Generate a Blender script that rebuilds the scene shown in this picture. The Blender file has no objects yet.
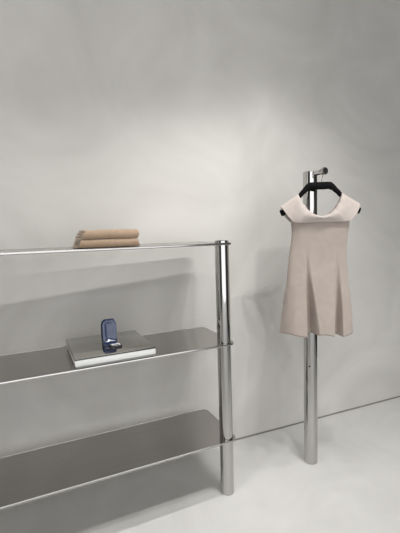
import bpy, bmesh, math, random
from mathutils import Vector, Matrix, noise
random.seed(7)
S = bpy.context.scene
COL = S.collection
PI = math.pi

# ---------------------------------------------------------------- materials
def mat(name, col, rough=.5, metal=0., **kw):
    m = bpy.data.materials.new(name); m.use_nodes = True
    b = m.node_tree.nodes['Principled BSDF']
    b.inputs['Base Color'].default_value = (*col, 1)
    b.inputs['Roughness'].default_value = rough
    b.inputs['Metallic'].default_value = metal
    for k, v in kw.items():
        b.inputs[k].default_value = v
    return m

def mottle(m, c1, c2, scale, detail=5., bump=0., bscale=40., stretch=(1, 1, 1), lo=.35, hi=.65, bdist=.01):
    nt = m.node_tree; N = nt.nodes; L = nt.links
    b = N['Principled BSDF']
    tc = N.new('ShaderNodeTexCoord'); mp = N.new('ShaderNodeMapping')
    mp.inputs['Scale'].default_value = stretch
    L.new(tc.outputs['Object'], mp.inputs['Vector'])
    n = N.new('ShaderNodeTexNoise'); n.inputs['Scale'].default_value = scale
    n.inputs['Detail'].default_value = detail; n.inputs['Distortion'].default_value = 2.0
    L.new(mp.outputs['Vector'], n.inputs['Vector'])
    r = N.new('ShaderNodeValToRGB')
    r.color_ramp.elements[0].position = lo; r.color_ramp.elements[0].color = (*c1, 1)
    r.color_ramp.elements[1].position = hi; r.color_ramp.elements[1].color = (*c2, 1)
    L.new(n.outputs['Fac'], r.inputs['Fac']); L.new(r.outputs['Color'], b.inputs['Base Color'])
    if bump:
        n2 = N.new('ShaderNodeTexNoise'); n2.inputs['Scale'].default_value = bscale; n2.inputs['Detail'].default_value = 4
        L.new(mp.outputs['Vector'], n2.inputs['Vector'])
        bp = N.new('ShaderNodeBump'); bp.inputs['Strength'].default_value = bump; bp.inputs['Distance'].default_value = bdist
        L.new(n2.outputs['Fac'], bp.inputs['Height']); L.new(bp.outputs['Normal'], b.inputs['Normal'])
    return m

M = {}
M['plaster'] = mottle(mat('plaster', (.6, .58, .55), .75), (.560, .546, .520), (.650, .636, .608), 1.3, 8., .14, 6., lo=.32, hi=.70)
M['floor'] = mottle(mat('microcement', (.6, .6, .58), .42), (.60, .595, .575), (.645, .64, .62), 2.2, 6., .04, 12.)
M['ceil'] = mat('ceiling_paint', (.62, .61, .59), .9)
M['reflection_dark'] = mat('reflection_dark', (.05, .05, .05), .7)  # dark tone for the unseen walls mirrored in the poles
M['gap'] = mat('shadow_gap', (.22, .21, .20), .8)
M['chrome'] = mat('polished_steel', (.52, .513, .503), .05, 1.)
M['brushed'] = mottle(mat('brushed_steel', (.4, .39, .38), .19, 1.), (.43, .412, .394), (.46, .441, .423), 3., 3., stretch=(.5, 30, 30))
M['rim'] = mat('rim_steel', (.50, .49, .478), .16, 1.)
M['mirror'] = mat('smoked_mirror', (.50, .49, .455), .06, 1.)
M['white_gloss'] = mat('floor_reflection_white', (.82, .83, .81), .25)  # white stands in for the bright floor mirrored in the block front
M['grey_base'] = mat('grey_lacquer', (.33, .33, .32), .3)
M['black_edge'] = mat('black_edge', (.02, .02, .018), .4)
M['black'] = mat('black_velvet', (.006, .0055, .006), .8, 0., **{'Specular IOR Level': .1})
M['black_gloss'] = mat('black_gloss', (.015, .016, .02), .2)
M['silver'] = mat('silver', (.55, .56, .57), .25, 1.)
M['blue'] = mat('blue_patent', (.024, .042, .115), .18, 0., **{'Coat Weight': .6, 'Coat Roughness': .1})

def fabric(name, c1, c2, scale=60.):
    m = mat(name, c1, .9, 0., **{'Sheen Weight': .25, 'Sheen Roughness': .5})
    return mottle(m, c1, c2, scale, 3., .25, 420., bdist=.002)
M['dress'] = fabric('taupe_knit', (.408, .345, .306), (.438, .374, .333), 9.)
M['collar'] = fabric('pale_knit', (.49, .432, .398), (.53, .47, .436), 9.)
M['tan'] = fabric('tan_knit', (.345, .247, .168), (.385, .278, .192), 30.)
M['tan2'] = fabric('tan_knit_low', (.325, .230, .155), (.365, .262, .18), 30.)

# ---------------------------------------------------------------- helpers
def link(name, bm, m, parent=None, smooth=True, angle=40):
    me = bpy.data.meshes.new(name); bm.normal_update(); bm.to_mesh(me); bm.free()
    me.materials.append(m)
    if smooth:
        for p in me.polygons: p.use_smooth = True
        me.set_sharp_from_angle(angle=math.radians(angle))
    o = bpy.data.objects.new(name, me); COL.objects.link(o)
    if parent: o.parent = parent
    return o

def empty(name, loc, rz=0.):
    o = bpy.data.objects.new(name, None); COL.objects.link(o)
    o.location = loc; o.rotation_euler = (0, 0, rz); o.empty_display_size = .1
    return o

def tag(o, label, cat, group=None):
    o['label'] = label; o['category'] = cat
    if group: o['group'] = group
    return o

def box(bm, lo, hi, bev=0., seg=2):
    r = bmesh.ops.create_cube(bm, size=1.)
    vs = r['verts']
    for v in vs:
        v.co = Vector([lo[i] + (v.co[i] + .5) * (hi[i] - lo[i]) for i in range(3)])
    if bev:
        es = list({e for v in vs for e in v.link_edges})
        bmesh.ops.bevel(bm, geom=es, offset=bev, segments=seg, affect='EDGES', profile=.5)
    return bm

def lathe(bm, prof, n=64, center=(0, 0, 0), axis='Z'):
    """prof: list of (r, h); r = 0 closes the end."""
    rings = []
    for r, h in prof:
        if r < 1e-6:
            rings.append([bm.verts.new((0, 0, h))])
        else:
            rings.append([bm.verts.new((r * math.cos(2 * PI * i / n), r * math.sin(2 * PI * i / n), h)) for i in range(n)])
    new = [v for g in rings for v in g]
    for a, b in zip(rings, rings[1:]):
        for i in range(n):
            j = (i + 1) % n
            if len(a) == 1: bm.faces.new((a[0], b[j], b[i]))
            elif len(b) == 1: bm.faces.new((a[i], a[j], b[0]))
            else: bm.faces.new((a[i], a[j], b[j], b[i]))
    for v in new:
        c = v.co.copy()
        if axis == 'Y': c = Vector((c.x, -c.z, c.y))        # h runs towards -Y
        v.co = c + Vector(center)
    bmesh.ops.recalc_face_normals(bm, faces=bm.faces[:])
    return bm

def tube(bm, pts, r, n=12, caps=True, flat=None):
    """round tube along pts; r number or list; flat=(a,b) scales the section along the two frame axes."""
    pts = [Vector(p) for p in pts]; rings = []
    up = None
    for i, p in enumerate(pts):
        t = (pts[min(i + 1, len(pts) - 1)] - pts[max(i - 1, 0)]).normalized()
        if up is None:
            up = Vector((0, 1, 0)) if abs(t.y) < .9 else Vector((1, 0, 0))
        s = t.cross(up).normalized(); up = s.cross(t).normalized()
        rr = r[i] if isinstance(r, (list, tuple)) else r
        fa = flat if flat else (1, 1)
        rings.append([bm.verts.new(p + s * math.cos(2 * PI * k / n) * rr * fa[0] + up * math.sin(2 * PI * k / n) * rr * fa[1]) for k in range(n)])
    for a, b in zip(rings, rings[1:]):
        for k in range(n):
            bm.faces.new((a[k], a[(k + 1) % n], b[(k + 1) % n], b[k]))
    if caps:
        bm.faces.new(rings[0][::-1]); bm.faces.new(rings[-1])
    bmesh.ops.recalc_face_normals(bm, faces=bm.faces[:])
    return bm

def smooth_path(pts, n=8):
    """Catmull-Rom through pts."""
    P = [Vector(p) for p in pts]; P = [P[0] * 2 - P[1]] + P + [P[-1] * 2 - P[-2]]
    out = []
    for i in range(1, len(P) - 2):
        a, b, c, d = P[i - 1:i + 3]
        for k in range(n):
            t = k / n
            out.append(.5 * ((2 * b) + (c - a) * t + (2 * a - 5 * b + 4 * c - d) * t * t + (3 * b - a - 3 * c + d) * t ** 3))
    out.append(P[-2]); return out

def sstep(a, b, x):
    t = max(0., min(1., (x - a) / (b - a))); return t * t * (3 - 2 * t)

def interp(tab, x):
    """piecewise smooth table lookup, tab sorted by x."""
    if x <= tab[0][0]: return tab[0][1]
    for (x0, y0), (x1, y1) in zip(tab, tab[1:]):
        if x <= x1:
            t = (x - x0) / (x1 - x0); t = t * t * (3 - 2 * t) * .5 + t * .5
            return y0 + (y1 - y0) * t
    return tab[-1][1]

# ---------------------------------------------------------------- camera
C = bpy.data.cameras.new('camera'); cam = bpy.data.objects.new('camera', C); COL.objects.link(cam)
r = Vector((0.90675478, -0.42065442, -0.02907984)); u = Vector((0.0647246, 0.07070747, 0.99539499)); f = Vector((0.41666114, 0.90446134, -0.09134103))
mw = Matrix.Identity(4)
for i in range(3):
    mw[i][0] = r[i]; mw[i][1] = u[i]; mw[i][2] = -f[i]
mw[0][3], mw[1][3], mw[2][3] = 0., -2.19197, 1.4
cam.matrix_world = mw
C.sensor_fit = 'HORIZONTAL'; C.sensor_width = 36; C.lens = 384.405 / 400 * 36
C.clip_start = .05
S.camera = cam

# ---------------------------------------------------------------- setting
K = math.atan(-.038)                      # the wall runs a touch out of line with the shelving
def struct(name, lo, hi, m, rz=0.):
    bm = bmesh.new(); box(bm, lo, hi)
    o = link(name, bm, m, smooth=False); o.rotation_euler = (0, 0, rz); o['kind'] = 'structure'
    return o
H = 3.3
struct('wall_back', (-3.2, 0, 0), (3.6, .12, H), M['plaster'], K)
struct('floor', (-3.4, -6.0, -.1), (3.65, .45, 0), M['floor'])
struct('ceiling', (-3.4, -6.0, H), (3.65, .45, H + .1), M['ceil'])
struct('wall_left', (-3.3, -1.9, 0), (-3.18, .30, H), M['plaster'])
struct('unseen_dark_wall_left', (-3.3, -6.0, 0), (-3.18, -1.9, H), M['reflection_dark'])  # unseen, added dark to frame the bright stripe mirrored in the poles
struct('unseen_dark_wall_right', (3.45, -6.0, 0), (3.57, -.12, H), M['reflection_dark'])  # unseen, dark and set close to cut reflections and fill from the right
struct('gap_shade_back', (-3.1, -.004, .0), (3.5, .004, .009), M['gap'], K)  # dark strip coloured in for the shade of the wall-floor gap

# ---------------------------------------------------------------- shelving unit
XP, YP, R_ = .919, -.4672, .0355
XR, XL = .968, -.872
YF, YB = -.5122, -.112
ZS = (.3081, .824, 1.339)
unit = empty('shelving_unit', ((XR + XL) / 2, (YF + YB) / 2, 0))
tag(unit, 'three-tier polished steel shelving unit with dark brushed shelves and round posts', 'shelf')
O = Vector(unit.location)

def outline(x0, x1, y0, y1, rad, n=10):
    pts = []
    for cx, cy, a0 in ((x1 - rad, y1 - rad, 0), (x0 + rad, y1 - rad, 90), (x0 + rad, y0 + rad, 180), (x1 - rad, y0 + rad, 270)):
        for k in range(n + 1):
            a = math.radians(a0 + 90 * k / n)
            pts.append((cx + rad * math.cos(a), cy + rad * math.sin(a)))
    return pts

def prism(bm, pts, z0, z1, bev=0.):
    a = [bm.verts.new((x, y, z0)) for x, y in pts]; b = [bm.verts.new((x, y, z1)) for x, y in pts]
    n = len(pts)
    bm.faces.new(a[::-1]); bm.faces.new(b)
    for i in range(n): bm.faces.new((a[i], a[(i + 1) % n], b[(i + 1) % n], b[i]))
    return bm

for z in ZS:
    bm = bmesh.new()
    prism(bm, [(x - O.x, y - O.y) for x, y in outline(XL + .002, XR - .002, YF + .002, YB - .002, .040)], z - .0092, z - .0010)
    sh = link('shelf', bm, M['brushed'], unit, angle=30)
    bm = bmesh.new()                      # rolled rim all round
    po = outline(XL, XR, YF, YB, .042); pi_ = outline(XL + .0042, XR - .0042, YF + .0042, YB - .0042, .038)
    sect = []
    for k in range(8):
        sect.append((.5 - .5 * math.cos(2 * PI * k / 8 + PI / 8), math.sin(2 * PI * k / 8 + PI / 8)))
    rings = []
    for (xo, yo), (xi, yi) in zip(po, pi_):
        rings.append([bm.verts.new((xo + (xi - xo) * s - O.x, yo + (yi - yo) * s - O.y, z - .0056 + h * .0060)) for s, h in sect])
    for i in range(len(rings)):
        a, b = rings[i], rings[(i + 1) % len(rings)]
        for k in range(8):
            bm.faces.new((a[k], a[(k + 1) % 8], b[(k + 1) % 8], b[k]))
    bmesh.ops.recalc_face_normals(bm, faces=bm.faces[:])
    rm = link('rim', bm, M['rim'], sh)
    rm['label'] = 'bright rolled steel rim'

def post(x):
    bm = bmesh.new(); zt = ZS[2] + .012
    lathe(bm, [(0, 0), (R_ - .001, 0), (R_, .001), (R_, zt - .002), (R_ - .002, zt), (R_ - .006, zt), (R_ - .007, zt - .002), (0, zt - .002)], 96,
          (x - O.x, YP - O.y, 0))
    return link('post', bm, M['chrome'], unit)
post(XP); post(XL + .049)

# ---------------------------------------------------------------- garment stand
XQ, YQ, RQ, ZQ = 1.4973, -.4577, .0391, 1.714
stand = tag(empty('garment_stand', (XQ, YQ, 0)), 'tall polished steel garment pole with short arm holding the dress', 'clothes stand')
bm = bmesh.new()
lathe(bm, [(0, 0), (RQ - .001, 0), (RQ, .001), (RQ, ZQ - .002), (RQ - .002, ZQ), (0, ZQ)], 96)
link('pole', bm, M['chrome'], stand)
bm = bmesh.new()
ZA = 1.700
lathe(bm, [(0, .0), (.0135, .0), (.0135, .108), (0, .108)], 32, (0, 0, ZA), 'Y')
arm = link('arm', bm, M['chrome'], stand)
bm = bmesh.new()
lathe(bm, [(0, .106), (.0185, .106), (.0200, .108), (.0200, .120), (.0185, .122), (0, .122)], 32, (0, 0, ZA + .002), 'Y')
link('end_cap', bm, M['rim'], arm)
bm = bmesh.new()
a = math.radians(222)
lathe(bm, [(0, 0), (.0045, 0), (.0045, .003), (0, .003)], 16)
sc = link('set_screw', bm, M['black_gloss'], stand)
sc.location = (RQ * math.cos(a) * .985, RQ * math.sin(a) * .985, .60)
sc.rotation_euler = Vector((math.cos(a), math.sin(a), 0)).to_track_quat('Z', 'Y').to_euler()

# ---------------------------------------------------------------- hanger + dress (share one hanging frame)
ROT = math.radians(-30)
HX, HY = XQ, YQ - .094                     # where the hook rides on the arm
hang = tag(empty('clothes_hanger', (HX, HY, 1.60), ROT), 'black velvet hanger with wire hook hanging from the steel arm', 'hanger')
# local frame: x across, -y towards the room, z up; z values below are world heights minus 1.60
bm = bmesh.new()
hk = []
RH = .0158
for k in range(15):
    a = math.radians(-55 + 235 * k / 14)
    hk.append((RH * math.cos(a), 0, .0993 + RH * math.sin(a)))
hk = hk[::-1]                              # from open tip over the arm, then down the far side
hk += [(.010 * .4, 0, .073), (0, 0, .058), (0, 0, .03)]
# the hook stands across the arm: turn its plane to the wall's plane
hk2 = [(Matrix.Rotation(-ROT, 3, 'Z') @ Vector((p[0], p[1], p[2]))) for p in smooth_path(hk, 3)]
tube(bm, hk2, .0016, 8)
ho = link('hook', bm, M['chrome'], hang); ho['label'] = 'thin chrome wire hook'
bm = bmesh.new()
CX = -.010
def hz(x):                                 # centre height of the hanger arm
    ax = abs(x)
    return interp([(0, .027), (.054, .027), (.072, .013), (.09, -.005), (.115, -.031), (.15, -.062), (.175, -.088), (.190, -.104), (.204, -.113), (.212, -.116)], ax)
pts, rad = [], []
for i in range(41):
    x = -.212 + .424 * i / 40
    pts.append((x + CX, 0, hz(x)))
    rad.append(interp([(0, .0205), (.056, .0200), (.08, .0140), (.12, .0120), (.165, .0125), (.188, .0200), (.204, .0205), (.212, .0150)], abs(x)))
tube(bm, pts, rad, 20, True, (1., .62))
link('hanger_body', bm, M['black'], hang, angle=60)

dress = tag(empty('dress', (HX, HY, .82), ROT), 'taupe knit mini dress with off-shoulder collar hanging on the black hanger', 'dress')
DZ = .82
W = [(.82, .199), (.90, .193), (1.01, .181), (1.12, .166), (1.23, .156), (1.30, .151), (1.36, .150), (1.43, .155), (1.455, .158)]
CU = [(.82, -.036), (1.01, -.029), (1.23, -.026), (1.40, -.012), (1.50, -.010)]
DP = [(.82, .046), (1.0, .044), (1.2, .040), (1.40, .042), (1.455, .044)]
def front_fold(x, s):
    """three hanging panels parted by two deep tucks that open towards the hem."""
    k = s; d = .050 * k * sstep(-.22, -.12, x) * (1 - .35 * sstep(.06, .20, x))
    for c0, c1, wd, dep in ((-.068, -.034, .016, .115), (.096, .100, .011, .085)):
        c = c0 + (c1 - c0) * k
        hw = .004 + wd * k
        d -= dep * k * sstep(c - hw - .004, c - hw + .004, x) * (1 - sstep(c + hw * .3, c + hw * 1.9 + .010, x))
    return d
bm = bmesh.new()
NZ, NA = 70, 420
rings = []
for j in range(NZ + 1):
    z = .822 + (1.455 - .822) * j / NZ
    s = 1 - sstep(.68, 1.30, z)
    w, cu, dp = interp(W, z), interp(CU, z), interp(DP, z)
    ring = []
    for i in range(NA):
        a = 2 * PI * i / NA
        ca, sa = math.cos(a), math.sin(a)
        x = w * math.copysign(abs(ca) ** .86, ca)
        y = dp * math.copysign(abs(sa) ** .9, sa)      # + = front
        if sa > 0:
            ff = front_fold(x, s) * min(1., sa * 2.2)
            y += ff; y = max(y, -.022)
        else:
            y = y * .72 + .008 * s * math.sin(x * 40) * min(1, -sa * 2)
        nz = noise.noise(Vector((x * 7, sa, z * 5))) * .006
        # the hem dips at the panels
        zz = z + (1 - sstep(.82, .90, z)) * (.007 * math.sin(x * 34 + .6) - .004)
        ring.append(bm.verts.new((x + cu, -(y + nz + .012), zz - DZ)))
    rings.append(ring)
for a, b in zip(rings, rings[1:]):
    for i in range(NA):
        bm.faces.new((a[i], a[(i + 1) % NA], b[(i + 1) % NA], b[i]))
bmesh.ops.recalc_face_normals(bm, faces=bm.faces[:])
body = link('dress_body', bm, M['dress'], dress, angle=180)
sd = body.modifiers.new('thick', 'SOLIDIFY'); sd.thickness = .003; sd.offset = -1

# collar: folded-over off-shoulder band, one loop
bm = bmesh.new()
def sym(tab, a):                           # a = 0 at the side, 1 at the centre
    return interp(tab, a)
rings = []
NB = 240
for i in range(NB):
    a = 2 * PI * i / NB
    ca, sa = math.cos(a), math.sin(a)
    c = abs(sa)                            # 0 at shoulder line, 1 at centre front / back
    sg = 1 if ca >= 0 else -1
    fr = sa > 0
    # neck edge: rides over the hanger, sags to the centre
    ux = .114 * sg * abs(ca) ** 1.4
    uz = interp([(0, 1.582), (.25, 1.562), (.5, 1.526), (.75, 1.489), (.9, 1.467), (1, 1.458 if fr else 1.448)], c)
    uy = (.052 if fr else -.026) * c ** .8
    # outer edge: sleeve tip at the side, seam with the body at the centre
    lx = sg * interp(([(0, .210), (.07, .196), (.15, .176), (.28, .155), (.45, .142), (.7, .116), (1, 0)] if sg < 0 else [(0, .210), (.07, .203), (.15, .188), (.28, .164), (.45, .146), (.7, .116), (1, 0)]) if fr else [(0, .210), (.07, .204), (.15, .186), (.28, .162), (.45, .146), (.7, .118), (1, 0)], c)
    lz = interp([(0, 1.519), (.07, 1.501), (.15, 1.470), (.28, 1.443), (.45, 1.433), (.7, 1.430), (1, 1.432)] if fr else [(0, 1.519), (.07, 1.497), (.15, 1.462), (.28, 1.438), (.45, 1.431), (.7, 1.430), (1, 1.432)], c)
    ly = (.056 if fr else -.028) * c ** .5
    st = []
    NS = 14
    for k in range(NS + 1):
        t = k / NS
        x = ux + (lx - ux) * t; y = uy + (ly - uy) * t; z = uz + (lz - uz) * t
        b = math.sin(PI * t)
        y += (.024 if fr else -.005) * math.sin(PI * t ** .6) * c ** .7
        # rolled neckline
        z += .004 * b * c
        n = noise.noise(Vector((x * 9, y * 9, z * 9 + 3))) * .004
        st.append(bm.verts.new((x - .012, -(y + n + .010), z - DZ)))
    rings.append(st)
for i in range(NB):
    a, b = rings[i], rings[(i + 1) % NB]
    for k in range(len(a) - 1):
        bm.faces.new((a[k], a[k + 1], b[k + 1], b[k]))
bmesh.ops.recalc_face_normals(bm, faces=bm.faces[:])
collar = link('collar', bm, M['collar'], dress, angle=180)
collar['label'] = 'paler pink folded off-shoulder collar'
sd = collar.modifiers.new('thick', 'SOLIDIFY'); sd.thickness = .008; sd.offset = 0
bv = collar.modifiers.new('soft', 'BEVEL'); bv.width = .004; bv.segments = 3; bv.limit_method = 'ANGLE'; bv.angle_limit = math.radians(50)

# ---------------------------------------------------------------- folded tan garments on the top shelf
def folded(name, x0, x1, slant, y0, y1, z0, h, layers, m, seed, lean=0.):
    """sheets folded round one front edge: nested U-sections along x."""
    root = empty(name, ((x0 + x1) / 2, (y0 + y1) / 2, z0))
    bm = bmesh.new()
    th = h / (2 * layers) * .93
    NX = 44
    for q in range(layers):
        lo_ = z0 + q * h / (2 * layers) + th / 2; hi_ = z0 + h - q * h / (2 * layers) - th / 2
        yf = y0 + q * th * .95 + th / 2; rad = (hi_ - lo_) / 2
        path = []
        for k in range(9): path.append((y1 + .012 * math.sin(q * 2.1) - (y1 - yf - rad) * k / 9, lo_))
        for k in range(13):
            a = -PI / 2 - PI * k / 12
            path.append((yf + rad * .8 + rad * .8 * math.cos(a), (lo_ + hi_) / 2 + rad * math.sin(a)))
        for k in range(1, 10): path.append((yf + rad + (y1 - yf - rad) * k / 9 + .01 * math.sin(q * 1.3) * k / 9, hi_))
        cols = []
        jl = random.uniform(-.004, .004) + q * .003
        for i in range(NX + 1):
            s = i / NX
            top, bot = [], []
            for k, (y, z) in enumerate(path):
                pa, pb = path[max(k - 1, 0)], path[min(k + 1, len(path) - 1)]
                t = Vector((pb[0] - pa[0], pb[1] - pa[1])).normalized(); nrm = Vector((-t.y, t.x))
                hh = (z - z0) / h
                # left end slants and loosens towards the back
                xl = x0 + slant * hh + jl - .012 * sstep(y0, y1, y)
                xr_ = x1 + .004 * math.sin(hh * 5 + seed)
                x = xl + (xr_ - xl) * s
                e = min(s, 1 - s)
                rt = th / 2 * (1 - .35 * (1 - sstep(0, .03, e)))
                w = noise.noise(Vector((x * 11 + seed, y * 9, z * 12))) * .0035
                w2 = noise.noise(Vector((x * 5 + seed * 2, y * 7, 4.))) * .004 * hh
                base = Vector((x, y + w, z + w * .6 + w2 + lean * (x - x0) * hh))
                o = Vector((0, nrm.x, nrm.y)) * rt
                a_, b_ = base + o, base - o
                for p in (a_, b_): p.z = max(p.z, z0 + .0002)
                top.append(bm.verts.new(a_ - root.location)); bot.append(bm.verts.new(b_ - root.location))
            cols.append(top + bot[::-1])
        n = len(cols[0])
        for a, b in zip(cols, cols[1:]):
            for k in range(n):
                bm.faces.new((a[k], a[(k + 1) % n], b[(k + 1) % n], b[k]))
        m_ = n // 2
        for cset in (cols[0], cols[-1]):
            for k in range(m_ - 1):
                bm.faces.new((cset[k], cset[k + 1], cset[n - 2 - k], cset[n - 1 - k]))
    bmesh.ops.recalc_face_normals(bm, faces=bm.faces[:])
    body = link('folded_body', bm, m, root, angle=60)
    return root
ZT = ZS[2] + .0006
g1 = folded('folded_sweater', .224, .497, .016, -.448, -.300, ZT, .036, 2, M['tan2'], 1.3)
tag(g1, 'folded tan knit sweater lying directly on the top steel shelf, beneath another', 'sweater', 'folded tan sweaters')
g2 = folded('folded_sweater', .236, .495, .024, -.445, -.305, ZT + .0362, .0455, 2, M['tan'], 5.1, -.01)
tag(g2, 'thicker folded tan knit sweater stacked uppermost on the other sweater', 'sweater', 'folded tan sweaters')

# ---------------------------------------------------------------- mirrored block + blue accessory on the middle shelf
BX0, BX1, BY0, BY1 = .174, .536, -.5055, -.142
ZB = ZS[1] + .0006; ZTOP = ZS[1] + .043
blk = tag(empty('display_block', ((BX0 + BX1) / 2, (BY0 + BY1) / 2, ZB)), 'low white display block with smoked mirror top on the middle shelf', 'display block')
L = Vector(blk.location)
def sub(a): return [a[i] - L[i] for i in range(3)]
bm = bmesh.new(); box(bm, sub((BX0 + .004, BY0 + .004, ZB)), sub((BX1 - .004, BY1 - .004, ZB + .0105)), .001)
pl = link('plinth', bm, M['grey_base'], blk); pl['label'] = 'grey recessed plinth'
bm = bmesh.new(); box(bm, sub((BX0, BY0, ZB + .0100)), sub((BX1, BY1, ZTOP - .0055)), .001)
bd = link('block_body', bm, M['white_gloss'], blk); bd['label'] = 'block body coloured white for the mirrored floor'
bm = bmesh.new(); box(bm, sub((BX0 - .001, BY0 - .001, ZTOP - .0058)), sub((BX1 + .001, BY1 + .001, ZTOP - .0006)), .0006)
ed = link('edge_band', bm, M['black_edge'], blk); ed['label'] = 'thin black edge'
bm = bmesh.new(); box(bm, sub((BX0, BY0, ZTOP - .001)), sub((BX1, BY1, ZTOP)), .0003)
tp = link('mirror_top', bm, M['mirror'], blk); tp['label'] = 'smoked mirror top'

acc = tag(empty('arched_accessory', (.359, -.325, ZTOP)), 'small dark blue glossy arched strap standing with black and silver clasp on mirror-topped block', 'accessory')
bm = bmesh.new()
path = smooth_path([(.030, .001), (.028, .030), (.022, .070), (.012, .098), (-.002, .107), (-.014, .098), (-.019, .070), (-.022, .035), (-.028, .012), (-.042, .005), (-.052, .004)], 5)
cols = []
for k, (y, z) in enumerate(path):
    pa, pb = path[max(k - 1, 0)], path[min(k + 1, len(path) - 1)]
    t = Vector((pb[0] - pa[0], pb[1] - pa[1])).normalized(); nrm = Vector((-t.y, t.x))
    hw = .0305 - .007 * sstep(.085, .107, z) - .002 * (1 - sstep(.0, .05, z))
    row_a, row_b = [], []
    for i in range(13):
        s = -1 + 2 * i / 12
        ee = .0032 * math.sqrt(max(0, 1 - abs(s) ** 6)) + .0004
        dish = -.006 * (1 - s * s) * (1 - sstep(.09, .105, z)) * sstep(.01, .03, z)   # hollow along the middle
        by = y + nrm.x * dish * -1; bz = z + nrm.y * dish * -1
        row_a.append(bm.verts.new((s * hw, by + nrm.x * ee, max(.0002, bz + nrm.y * ee))))
        row_b.append(bm.verts.new((s * hw, by - nrm.x * ee, max(.0002, bz - nrm.y * ee))))
    cols.append(row_a + row_b[::-1])
n = len(cols[0])
for a, b in zip(cols, cols[1:]):
    for k in range(n):
        bm.faces.new((a[k], a[(k + 1) % n], b[(k + 1) % n], b[k]))
bm.faces.new(cols[0][::-1]); bm.faces.new(cols[-1])
bmesh.ops.recalc_face_normals(bm, faces=bm.faces[:])
st = link('strap', bm, M['blue'], acc, angle=50); st['label'] = 'glossy dark blue strap'
bm = bmesh.new(); box(bm, (-.014, -.092, .0003), (.036, -.054, .011), .003, 3)
cl = link('clasp', bm, M['black_gloss'], acc); cl['label'] = 'black clasp'
for yy in (-.087, -.075, -.063):
    bm = bmesh.new(); tube(bm, [(-.008, yy, .0112), (.030, yy, .0112)], .0012, 10)
    b = link('clasp_bar', bm, M['silver'], cl); b['label'] = 'silver clasp bar'

acc.scale = (1.1, 1.1, 1.1)

# ---------------------------------------------------------------- light
w = bpy.data.worlds.new('world'); S.world = w; w.use_nodes = True
bg = w.node_tree.nodes['Background']; bg.inputs['Color'].default_value = (.98, .985, 1., 1); bg.inputs['Strength'].default_value = 2.0

def spot(x, y, z, tx, ty, tz, power, size=70, blend=.8, rad=.022, col=(1, .985, .96)):
    d = bpy.data.lights.new('spot', 'SPOT'); d.energy = power; d.spot_size = math.radians(size); d.spot_blend = blend
    d.shadow_soft_size = rad; d.color = col
    o = bpy.data.objects.new('spot_lamp', d); COL.objects.link(o)
    o.location = (x, y, z)
    o.rotation_euler = (Vector((tx, ty, tz)) - Vector((x, y, z))).to_track_quat('-Z', 'Y').to_euler()
    return o
def fill_panel(x, y, sx, sy, power):
    d = bpy.data.lights.new('fill_panel', 'AREA'); d.shape = 'RECTANGLE'; d.size = sx; d.size_y = sy
    d.energy = power; d.color = (1, .99, .97)
    o = bpy.data.objects.new('fill_panel_lamp', d); COL.objects.link(o); o.location = (x, y, 3.28)
    return o
for x in (1.04, 1.36, 1.67):               # three heads of the track in front of the garment pole
    spot(x, -1.66, 3.2, x + .08, -.25, .65, 48, 68, .9, .010)
for x in (-.75, -.2, .35, .85):            # downlights close to the wall, over the shelving
    spot(x, -.80, 3.0, x + .05, -.12, .45, 38, 60, 1.)
spot(1.35, -.81, 3.0, 1.4, -.12, .85, 14, 76, 1.)
for x in (-.5, .35, 1.2):                  # unseen spots added to lift the upper wall
    spot(x, -1.9, 3.2, x, 0, 2.45, 13, 50, 1.)
for x in (-.3, .75):                       # downlights over the floor
    spot(x, -1.40, 3.25, x, -1.55, 0, 66, 66, 1.)
spot(2.3, -1.40, 3.25, 2.2, -1.35, 0, 75, 64, 1.)
for x in (-1.8, .2):                       # unseen overhead panels added as soft fill
    fill_panel(x, -4.2, 1.5, .6, 14)
spot(-2.2, -.7, 3.2, -3.2, -.75, 1.3, 180, 80, 1.)               # unseen lamp added so the poles mirror a bright left wall

S.view_settings.view_transform = 'Standard'
S.view_settings.look = 'None'
S.view_settings.exposure = .02
S.view_settings.gamma = 1.
